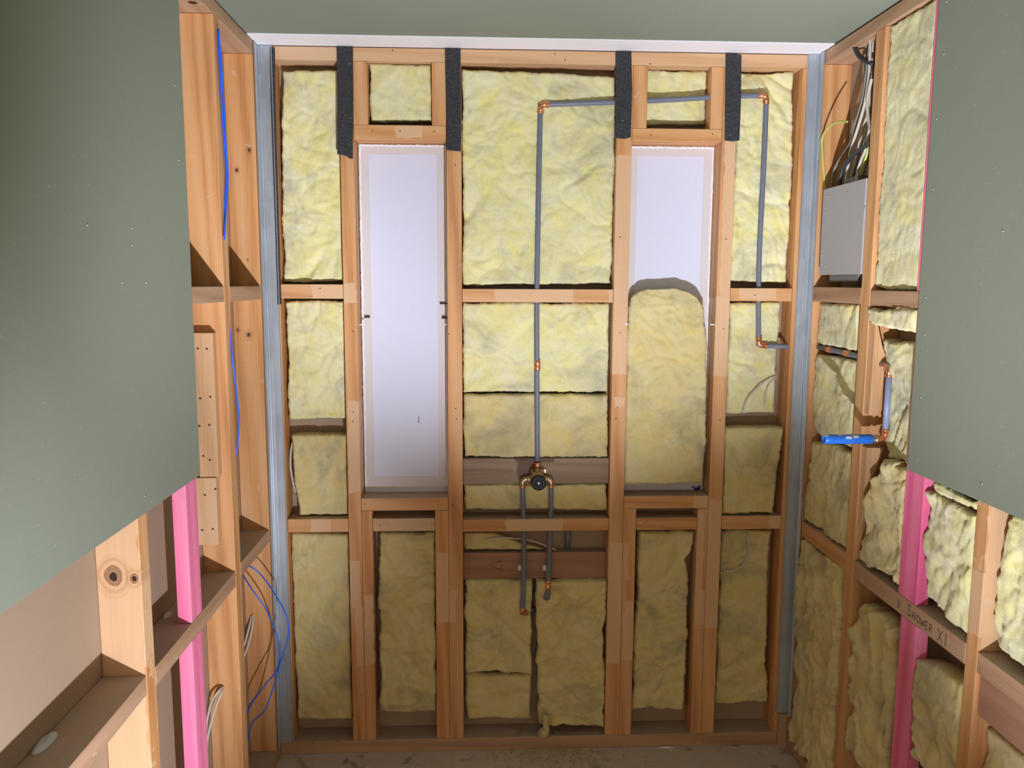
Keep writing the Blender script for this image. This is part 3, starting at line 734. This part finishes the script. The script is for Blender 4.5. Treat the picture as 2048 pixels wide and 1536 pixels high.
# dangling tuft on the bottom plate
tp = BK(1090, 1440, -.004)
bm = bmesh.new(); pts = [BK(a, b, o_) for a, b, o_ in ((1094, 1430, .0), (1091, 1446, -.006), (1092, 1458, -.008), (1086, 1468, -.006), (1090, 1474, .0))]
add_tube(bm, smooth_path(pts, 5), [.012, .013, .013, .012, .012, .011, .010, .010, .010, .011, .012, .015, .017, .018, .017, .016, .015, .012, .009, .006, .004], 18)
for v in bm.verts: v.co += Vector((noise.noise(v.co*70), 0, noise.noise(v.co*70+Vector((4, 4, 4)))))*.007
tag(link('insulation_tuft', bm, M['battd'], smooth=True), 'small insulation tuft dangling onto the bottom plate beside the dark stain', 'insulation')

# ------------------------------------------------------------------ pipework
PR = .0086
def elbow(name, c, d1, d2, r, mat, parent, L=.016):
    """quarter bend with socket collars; d1, d2 unit directions leaving the corner c"""
    c = Vector(c); d1 = Vector(d1); d2 = Vector(d2); bm = bmesh.new()
    R_ = r*1.5; cc = c+(d1+d2)*R_
    pts = [c+d1*(R_+L)]
    for k in range(7):
        a = k/6*pi/2; pts.append(cc-d2*cos(a)*R_-d1*sin(a)*R_)
    pts.append(c+d2*(R_+L))
    add_tube(bm, pts, r*1.12, 16)
    for d in (d1, d2): add_tube(bm, [c+d*(R_+L-.006), c+d*(R_+L-.0055), c+d*(R_+L-.0015), c+d*(R_+L-.001)], [r*1.1, r*1.27, r*1.27, r*1.1], 16)
    return link(name, bm, mat, parent, smooth=True)
def coupling(p, q, r, parent, mat='copper'):
    p = Vector(p); q = Vector(q); bm = bmesh.new(); n = 9; pts = []; rs_ = []
    for k in range(n): pts.append(p.lerp(q, k/(n-1))); rs_.append(r*(1.25 if k % 4 in (1, 2) else 1.13))
    add_tube(bm, pts, rs_, 16); return link('coupling', bm, M[mat], parent, smooth=True)
PO = .012   # riser sits just in front of the batts
a = BK(1076, 934, PO); b = BK(1080, 208, PO); xm = (a.x+b.x)/2
riser = empty('water_pipe', (xm, D+PO, a.z))
tag(riser, 'long grey riser pipe from the shower mixer over to the right corner tap stub', 'pipe')
P0 = Vector((BK(1075, 920, PO).x, D+PO, BK(1075, 922, PO).z)); P1 = Vector((BK(1081, 209, PO).x, D+PO, BK(1081, 209, PO).z))
PO2 = .030
P2 = Vector((BK(1533, 191, .018).x, D+.018, BK(1533, 191, .018).z))
tube('pipe', [P0, BK(1074, 750, PO), BK(1074, 590, PO), BK(1077, 400, PO), P1], PR, M['pipe'], riser, True)
coupling(BK(1075, 721, PO), BK(1075, 741, PO), PR, riser)
coupling(BK(1075, 925, PO), BK(1075, 936, PO), PR, riser)
elbow('elbow', P1, (0, 0, -1), (1, 0, 0), PR, M['copper'], riser)
tube('pipe', [P1+Vector((.012, 0, 0)), BK(1230, 204, PO), BK(1350, 199, .02), BK(1450, 193, .02), P2], PR, M['pipe'], riser, True)
elbow('elbow', P2, (-1, 0, 0), (0, 0, -1), PR, M['copper'], riser)
P3 = BK(1517, 691, .020)
tube('pipe', [P2-Vector((0, 0, .012)), BK(1529, 300, .018), BK(1524, 400, .018), BK(1519, 500, .020), BK(1517, 600, .020), P3], PR, M['pipe'], riser, True)
elbow('elbow', P3, (0, 0, 1), (1, 0, 0), PR, M['copper'], riser)
P4 = Vector((XR+.030, D+.020, P3.z-.006))
tube('pipe', [P3+Vector((.010, 0, 0)), P4], PR, M['pipe'], riser)
# along the right wall
q1 = RT(1622, 691, .030); q2 = RT(1714, 712, .030); q3 = RT(1779, 734, .030)
Q3 = Vector((XR+.030, q3.y, q3.z))
tube('pipe', [P4, Vector((XR+.03, q1.y, q1.z)), q2, Q3], PR, M['pipe'], riser, True)
coupling(RT(1656, 699, .03), RT(1665, 701, .03), PR, riser); coupling(RT(1690, 706, .03), RT(1702, 709, .03), PR, riser)
elbow('elbow', Q3, (0, 1, 0), (0, 0, -1), PR, M['copper'], riser)
q4 = RT(1775, 880, .030); Q4 = Vector((XR+.030, Q3.y, q4.z))
tube('pipe', [Q3-Vector((0, 0, .012)), Q4], PR, M['pipeblue'], riser)['label'] = 'lilac blue coated pipe length'
elbow('elbow', Q4, (0, 0, 1), (-1, 0, 0), PR, M['copper'], riser)
tip = onY(1646, 871, Q3.y); join = onY(1735, 875, Q3.y)
tube('pipe', [Q4+Vector((-.01, 0, 0)), Vector((join.x+.025, Q3.y, Q4.z))], PR, M['brass'], riser)['label'] = 'brass tap stub'
lathe('nut', (join.x+.030, Q3.y, Q4.z), (-1, 0, 0), [(0, .008), (.001, .013), (.009, .013), (.010, .010), (.022, .010), (.022, .008)], M['brass'], riser, 6)
# blue tube over the stub
bt = empty('blue_tube', (join.x, Q3.y, Q4.z))
lathe('tube_body', (join.x+.012, Q3.y, Q4.z), (-1, 0, 0), [(0, .0125), (.002, .0138), (join.x-tip.x-.004, .0132), (join.x-tip.x+.010, .0132), (join.x-tip.x+.0105, .0105), (join.x-tip.x-.02, .0100)], M['blue'], bt)
bm = bmesh.new()
rr = random.Random(4)
for k in range(5):
    x = join.x-.03-k*.021; aa = rr.uniform(1.6, 3.2); n = 6
    gp = []
    for i in range(4):
        th = aa+i*.22
        gp.append([bm.verts.new((x-j*.008+rr.uniform(-.002, .002), Q3.y-.01375*cos(th-1.57)*1.0, Q4.z+.01375*sin(th-1.57))) for j in range(3)])
    for i in range(3):
        for j in range(2): bm.faces.new([gp[i][j], gp[i+1][j], gp[i+1][j+1], gp[i][j+1]])
link('label_scraps', bm, M['plaster'], bt)['label'] = 'torn pale label remains'
tag(bt, 'bright blue plastic tube capping the tap stub on the right wall', 'tube')
# pipe clamp collar where the pipe passes the packer
cl = onY(1760, 727, 2.205)
# mixer
mc = BK(1075, 960, 0)
mix = empty('shower_mixer', (mc.x, D+.02, mc.z))
tag(mix, 'brass shower mixer valve with a round black cap on the weathered board', 'shower mixer')
zc = BK(1075, 958, .01).z
lathe('valve_body', (mc.x, D+.021, zc), (0, -1, 0), [(0, .027), (.004, .029), (.018, .029), (.020, .026), (.060, .0255), (.062, .024)], M['brass'], mix)
zk = onY(1075.5, 966, D-.055).z
cap = lathe('cap', (mc.x, D-.0415, zk), (0, -1, 0), [(0, .024), (.002, .0262), (.014, .0262), (.017, .0235), (.018, .010), (.0165, .0095)], M['black'], mix)
lathe('cap_screw', (mc.x, D-.0575, zk), (0, -1, 0), [(0, .003), (.0025, .003), (.003, .002)], M['screw'], mix, 10)
for sx in (-1, 1):
    lathe('union', (mc.x+sx*.022, D+.006, zc+.001), (sx, 0, 0), [(0, .009), (.002, .012), (.012, .012), (.014, .009), (.020, .009)], M['brass'], mix, 8)
    box('mounting_lug', (mc.x+sx*.010-.005, mc.x+sx*.026+.005), (D+.012, D+.0215), (zc+.020, zc+.034), M['brass'], mix)
lathe('outlet', (mc.x, D+PO, zc+.022), (0, 0, 1), [(0, .010), (.006, .012), (.012, .012), (.013, .0095), (.022, .0095)], M['brass'], mix, 8)
# the two feed pipes
def feed(pts, corner, dtail, tail, label, elb, off=.012):
    P = [BK(a, b, o_) for a, b, o_ in pts]
    t = empty('water_pipe', P[0]); tag(t, label, 'pipe')
    sgn = -1 if pts[0][0] < 1075 else 1
    c = Vector((P[0].x, D+.006, zc+.001))
    elbow('elbow', c, (-sgn, 0, 0), (0, 0, -1), PR, M['brass'], t, .010)
    coupling((c.x, D+.006, c.z-.022), (c.x, D+.006, c.z-.032), PR, t)
    tube('pipe', [c-Vector((0, 0, .020))]+P[1:], PR, M['pipe'], t, True)
    e = P[-1]
    elbow('elbow', e, (0, 0, 1), dtail, PR, M[elb], t, .010)
    tube('pipe', [e+Vector(dtail)*.012, e+Vector(dtail)*tail], PR, M['pipe'], t)
    return t
n1_ = Vector((.75, .66, 0)).normalized(); n2_ = Vector((-.70, .71, 0)).normalized()
t1 = feed([(1045, 965, .006), (1046, 1000, .008), (1047, 1040, .012), (1048, 1100, .018), (1047, 1160, .018), (1045, 1228, .016)], 0, n1_, .062, 'grey feed pipe from the left side of the shower mixer, the longer one', 'copper')
t2 = feed([(1102, 965, .006), (1102, 1000, .008), (1101, 1040, .012), (1099, 1100, .018), (1097, 1150, .018), (1095, 1198, .010)], 0, n2_, .070, 'grey feed pipe from the right side of the shower mixer, the shorter one', 'pipe')
coupling(BK(1096.5, 1160, .016), BK(1096, 1180, .0135), PR*1.02, t2)
for px, t in ((1038, t1), (1088, t2)):
    p = BK(px, 1134, .030)
    box('pipe_clip', (p.x-.005, p.x+.007), (D+.018, D+.0448), (p.z-.009, p.z+.009), M['plaster'], t)
# dark drain pipe deep in the middle bay
p = BK(1136, 1065, .07); p2 = BK(1138, 1100, .07)
tag(tube('drain_pipe', [(p.x, D+.075, .797), (p.x, D+.075, .714)], .010, M['pipe']), 'short dark pipe in the shadowed gap of the middle bay', 'pipe')

# ------------------------------------------------------------------ grey switch box and its cables
y0, y1 = 2.306, 2.592; zb, zt = 1.683, 1.954
sb = empty('switch_box', (XR+.04, (y0+y1)/2, zb)); tag(sb, 'grey metal electrical box in the right wall corner bay', 'electrical box')
bm = bmesh.new(); add_box(bm, (XR+.006, XR+.0885), (y0, y1), (zb, zt), .002); link('body', bm, M['boxside'], sb)
box('cover', (XR-.002, XR+.0058), (y0, y1), (zb-.001, zt+.001), M['box'], sb, .0012)
for (a_, b_) in ((1656, 393), (1695, 385), (1650, 417), (1650, 425), (1686, 457), (1646, 502), (1646, 510), (1649, 532), (1686, 531), (1729, 415)):
    pp = RT(a_, b_, -.002)
    lathe('screw_head', (XR-.0015, pp.y, pp.z), (-1, 0, 0), [(0, .004), (.001, .004), (.0016, .002)], M['screw'], sb, 10)
box('cable_gland', (XR+.02, XR+.07), (2.40, 2.48), (zt, zt+.022), M['boxside'], sb)
box('terminal_block', (XR+.015, XR+.07), (2.36, 2.55), (zb-.022, zb), M['boxside'], sb)
def cq(X, Y): return 1600+X/4.267, 40+Y/4.267
def cable(pts, off, r, mat, label, name='cable', group='cables above the grey box'):
    P = []
    for i, (X, Y) in enumerate(pts):
        o_ = off if not isinstance(off, (list, tuple)) else off[i]
        p = RT(*cq(X, Y), o_); p.y = min(max(p.y, 2.303+r), 2.634-r)
        P.append(p)
    return tag(tube(name, P, r, M[mat], None, True, 10), label, 'cable', group)
cable([(610, 130), (570, 400), (540, 650), (470, 900), (430, 1050), (300, 1260), (265, 1440)], .030, .0042, 'gcable', 'grey cable above the box that bends furthest left into it')
cable([(600, 130), (590, 450), (555, 700), (500, 900), (430, 1130), (385, 1420)], .024, .0045, 'wcable', 'pale cable above the box, crossing behind the thick black one')
cable([(580, 130), (545, 420), (545, 600), (450, 1000), (415, 1200), (360, 1420)], .040, .0040, 'gcable', 'grey cable above the box, rearmost of the bundle')
cable([(635, 130), (600, 500), (590, 750), (530, 950), (480, 1180), (415, 1420)], .045, .0042, 'wcable', 'pale cable above the box, just right of the bundle middle')
cable([(640, 150), (610, 600), (600, 800), (560, 1000), (500, 1150), (440, 1420)], .055, .0042, 'gcable', 'grey cable above the box, close against the right stud')
cable([(612, 500), (590, 600), (575, 720), (585, 860), (612, 960)], .020, .0048, 'wcable', 'bright white cable bulging out from behind the stud above the box')
cable([(600, 900), (560, 1100), (520, 1200), (492, 1290), (485, 1400)], .022, .0042, 'wcable', 'short white cable entering the right part of the box')
cable([(612, 1000), (560, 1180), (520, 1290), (505, 1400)], .030, .0034, 'ycable', 'green and yellow wire entering the right part of the box')
cable([(500, 1420), (545, 1300), (575, 1200), (605, 1120)], .045, .0040, 'gcable', 'grey cable lowest at the right stud above the box')
cable([(465, 225), (500, 300), (560, 350), (625, 375)], [.010, .018, .020, .030], .0072, 'rubber', 'thick black cable end near the top plate above the box')
cable([(615, 1040), (560, 1075), (480, 1130), (390, 1230), (350, 1320), (335, 1430)], .014, .0070, 'rubber', 'thick black cable curving down into the grey box')
cable([(215, 1440), (190, 1280), (178, 1150), (182, 1020), (235, 925), (320, 872), (405, 868)], [.02, .012, .006, .002, .0, .0, .0], .0030, 'ycable', 'loose green and yellow earth wire arching over the grey box')

# ------------------------------------------------------------------ other cables
def free(name, P, r, mat, label, group=None):
    return tag(tube(name, P, r, M[mat], None, True, 8), label, 'cable', group)
bl = [[(436, 58), (438, 110), (446, 250), (452, 340), (450, 400), (449, 470)], [(437, 60), (443, 130), (450, 260), (456, 350), (452, 420), (450, 470)], [(437, 58), (446, 180), (452, 300), (454, 380), (450, 450), (449, 480)]]
nm = ['leftmost', 'middle', 'rightmost']
for i, q in enumerate(bl):
    free('blue_wire', [LF(a, b, -.004-.002*i) for a, b in q], .0022, 'bluecable', f'{nm[i]} strand of the blue wires hanging over the second left stud', 'blue wires high on the left')
free('blue_wire', [LF(459, 640, .004), LF(465, 720, -.004), LF(475, 800, -.004), LF(478, 850, -.004), LF(472, 915, .01)], .0026, 'bluecable', 'blue wire bowing out beside the nailed packers')
yb_ = 2.50
free('blue_wire', [onY(a, b, yb_+o_) for a, b, o_ in ((488, 1140, .04), (500, 1133, 0), (522, 1150, 0), (548, 1185, -.03), (572, 1230, -.05), (577, 1270, -.05), (562, 1320, -.04), (548, 1370, -.02), (530, 1420, 0), (505, 1445, .03), (494, 1490, .06))], .0022, 'bluecable', 'loose blue wire with the widest loop at the lower left')
free('blue_wire', [onY(a, b, yb_+o_) for a, b, o_ in ((486, 1150, .04), (505, 1180, 0), (530, 1215, 0), (546, 1250, -.02), (558, 1290, -.03), (556, 1335, -.03), (530, 1370, 0), (505, 1405, .03), (488, 1440, .06))], .0022, 'bluecable', 'loose blue wire with the inner loop at the lower left')
for i, (q, lb_) in enumerate([([(446, 1374, 2.24), (438, 1382, 2.22), (425, 1400, 2.215), (414, 1440, 2.21), (412, 1480, 2.20)], 'cream cable from the hole in the packer stud, left of the pair'),
                         ([(447, 1376, 2.24), (441, 1390, 2.215), (430, 1420, 2.21), (416, 1470, 2.20), (413, 1500, 2.19)], 'cream cable from the hole in the packer stud, right of the pair')]):
    free('cable', [onY(a, b, c_) for a, b, c_ in q], .0036, 'wcable', lb_, 'cable ends at the packer stud')
free('cable', [onY(a, b, c_) for a, b, c_ in ((505, 1230, 2.62), (505, 1250, 2.60), (498, 1285, 2.59), (485, 1322, 2.58), (480, 1340, 2.58))], .0036, 'wcable', 'cream cable curling from a hole in the left corner stud, right strand', 'cable ends at the corner stud')
free('cable', [onY(a, b, c_) for a, b, c_ in ((503, 1232, 2.62), (498, 1255, 2.60), (490, 1285, 2.59), (481, 1305, 2.58))], .0036, 'wcable', 'cream cable curling from a hole in the left corner stud, left strand', 'cable ends at the corner stud')
free('cable', [BK(a, b, c_) for a, b, c_ in ((968, 1078, .052), (1000, 1075, .046), (1040, 1078, .042), (1075, 1085, .042), (1112, 1100, .050))], .0035, 'wcable', 'white cable lying in the dark gap above the red brown board')
free('cable', [BK(a, b, c_) for a, b, c_ in ((592, 868, .05), (583, 895, .045), (581, 930, .045), (586, 965, .05), (592, 985, .055))], .0042, 'wcable', 'white cable beside the tilted batt in the far left bay')
free('cable', [BK(a, b, c_) for a, b, c_ in ((1492, 1064, .03), (1497, 1085, .022), (1497, 1108, .02), (1486, 1130, .02), (1468, 1141, .02), (1446, 1143, .022))], .0036, 'wcable', 'white cable loop at the bottom of the far right bay')
free('cable', [BK(a, b, c_) for a, b, c_ in ((1553, 752, .03), (1538, 757, .026), (1515, 775, .024), (1495, 797, .024), (1484, 826, .032))], .0032, 'wcable', 'long thin cable arching across the batt below the lower pipe elbow')
free('cable', [BK(a, b, c_) for a, b, c_ in ((1553, 756, .034), (1540, 765, .030), (1532, 785, .030), (1528, 812, .034))], .0030, 'wcable', 'short thin cable dropping near the right end stud below the pipe elbow')

# ------------------------------------------------------------------ small fixings
def peg(px, py, off, L, d, mat, label, r=.0022, name='fixing'):
    p = BK(px, py, off)
    return tag(tube(name, [p, p+Vector(d)*L], r, M[mat], None, False, 8), label, 'fixing', 'fixings in the window openings')
peg(718, 649, .04, .022, (1, 0, 0), 'whitepaint', 'white plastic peg at the left jamb of the left white panel')
peg(899, 649, .04, .022, (-1, 0, 0), 'whitepaint', 'white plastic peg at the right jamb of the left white panel')
peg(1249, 648, .001, .014, (1, 0, 0), 'whitepaint', 'white plastic peg at the left jamb of the right opening')
peg(1433, 649, .01, .022, (-1, 0, 0), 'whitepaint', 'white plastic peg at the right jamb of the right opening')
peg(729, 634, .07, .018, (1, 0, 0), 'nail', 'dark pin at the left edge of the left white panel', .003)
peg(895, 607, .07, .026, (-1, 0, 0), 'nail', 'upper dark pin at the right edge of the left white panel', .0025)
peg(897, 635, .07, .022, (-1, 0, 0), 'nail', 'lower dark pin at the right edge of the left white panel', .003)
studs_ = [o for o in COL.objects if o.name.startswith(('wall_stud', 'nogging', 'top_plate', 'lintel', 'sill', 'bottom_plate'))]
NAILS = [(898, 668), (911, 817), (913, 838), (1240, 665), (1235, 815), (1232, 837), (1447, 658), (1440, 840), (705, 663), (707, 824), (706, 843), (691, 1010), (730, 1008), (910, 330),
         (1240, 474), (1452, 478), (723, 1390), (706, 1430), (626, 1485), (675, 1483), (800, 262), (745, 262), (868, 263), (1302, 270), (1425, 268), (655, 92), (785, 101), (1110, 108), (1300, 128), (1130, 120), (905, 1010), (640, 577), (760, 1052), (1290, 1046), (1510, 590)]
for (a_, b_) in NAILS:
    p = BK(a_, b_, 0)
    for o in studs_:
        if 'end_wall' not in o and abs(o.location.y-(D+.045)) > .01: continue
        vx = [v.co.x+o.location.x for v in o.data.vertices]; vz = [v.co.z+o.location.z for v in o.data.vertices]
        if min(vx) < p.x < max(vx) and min(vz) < p.z < max(vz):
            lathe('nail', (p.x, D+.0006, p.z), (0, -1, 0), [(0, .0021), (.0012, .0021), (.0014, .001)], M['nail'], o, 8); break
# blue plastic bit on the right sill
c_ = onZ(1393, 979, Z1)
bp = empty('plastic_clip', (c_.x, c_.y, Z1)); tag(bp, 'small dark blue plastic clip on the right sill', 'clip')
lathe('ring', (c_.x, c_.y, Z1), (0, 0, 1), [(0, .010), (.002, .013), (.008, .013), (.010, .010)], M['navy'], bp, 14)
for k in range(4):
    a_ = k*pi/2+.4
    tube('prong', [(c_.x+cos(a_)*.008, c_.y+sin(a_)*.008, Z1+.005), (c_.x+cos(a_)*.020, c_.y+sin(a_)*.016, Z1+.008+.003*k)], .0032, M['navy'], bp, False, 8)
# nail heads and specks of plaster on the stud faces
def blob(px, py, off, r, parent=None):
    pass
# plaster on the nogging top nearest left
for (px, py, s_, lb_) in ((75, 1488, .014, 'pale plaster lump at the back of the nearest left nogging'), (311, 1232, .009, 'pale plaster lump behind the pink stud on the nogging')):
    zz = .8325 if px < 200 else .8265
    c_ = onZ(px, py, zz)
    c_.x = max(c_.x, XL-.078)
    bm = bmesh.new(); bmesh.ops.create_icosphere(bm, subdivisions=3, radius=s_)
    for v in bm.verts:
        v.co.y *= 2.6; v.co.z = max(0, v.co.z*.6); v.co += Vector((0, 0, 1))*noise.noise(v.co*90+Vector((s_*99, 0, 0)))*.003*(v.co.z > .001)
        v.co += Vector((c_.x, c_.y, zz))
    tag(link('plaster_lump', bm, M['plaster'], smooth=True), lb_, 'plaster')

# ------------------------------------------------------------------ debris
def debris(name, n, fn, mat, label, smin, smax, zz):
    rnd = random.Random(len(name)+n); bm = bmesh.new()
    for _ in range(n):
        x, y = fn(rnd); s_ = rnd.uniform(smin, smax)
        m = Matrix.Translation((x, y, zz+s_*.35)) @ Matrix.Rotation(rnd.uniform(0, 6.3), 4, 'Z') @ Matrix.Diagonal((s_*rnd.uniform(.7, 1.7), s_*rnd.uniform(.5, 1), s_*.7, 1))
        bmesh.ops.create_icosphere(bm, subdivisions=1, radius=.5, matrix=m)
    o = link(name, bm, M[mat]); return tag(o, label, 'debris', None, 'stuff')
xm_ = BK(1120, 1500).x
debris('wood_crumbs', 420, lambda r: (xm_+r.gauss(0, .13), D-.008-abs(r.gauss(0, .06))), 'crumb', 'wood crumbs scattered on the floor below the middle bay', .003, .009, FLOOR)
debris('floor_dust', 220, lambda r: (r.uniform(XL+.06, XR-.05), D-.01-abs(r.gauss(0, .12))), 'plaster', 'pale grit scattered along the floor edge', .002, .0055, FLOOR)
debris('plate_grit', 120, lambda r: (r.uniform(-.04, .44), r.uniform(D+.006, D+.03)), 'crumb', 'small crumbs on the bottom plate of the middle bay', .002, .005, PT)
pc = onZ(1330, 1492, FLOOR)
debris('plaster_chips', 60, lambda r: (pc.x+r.gauss(0, .015), min(D-.01, pc.y+r.gauss(0, .012))), 'whitepaint', 'white plaster chips on the floor right of the wood crumbs', .003, .009, FLOOR)
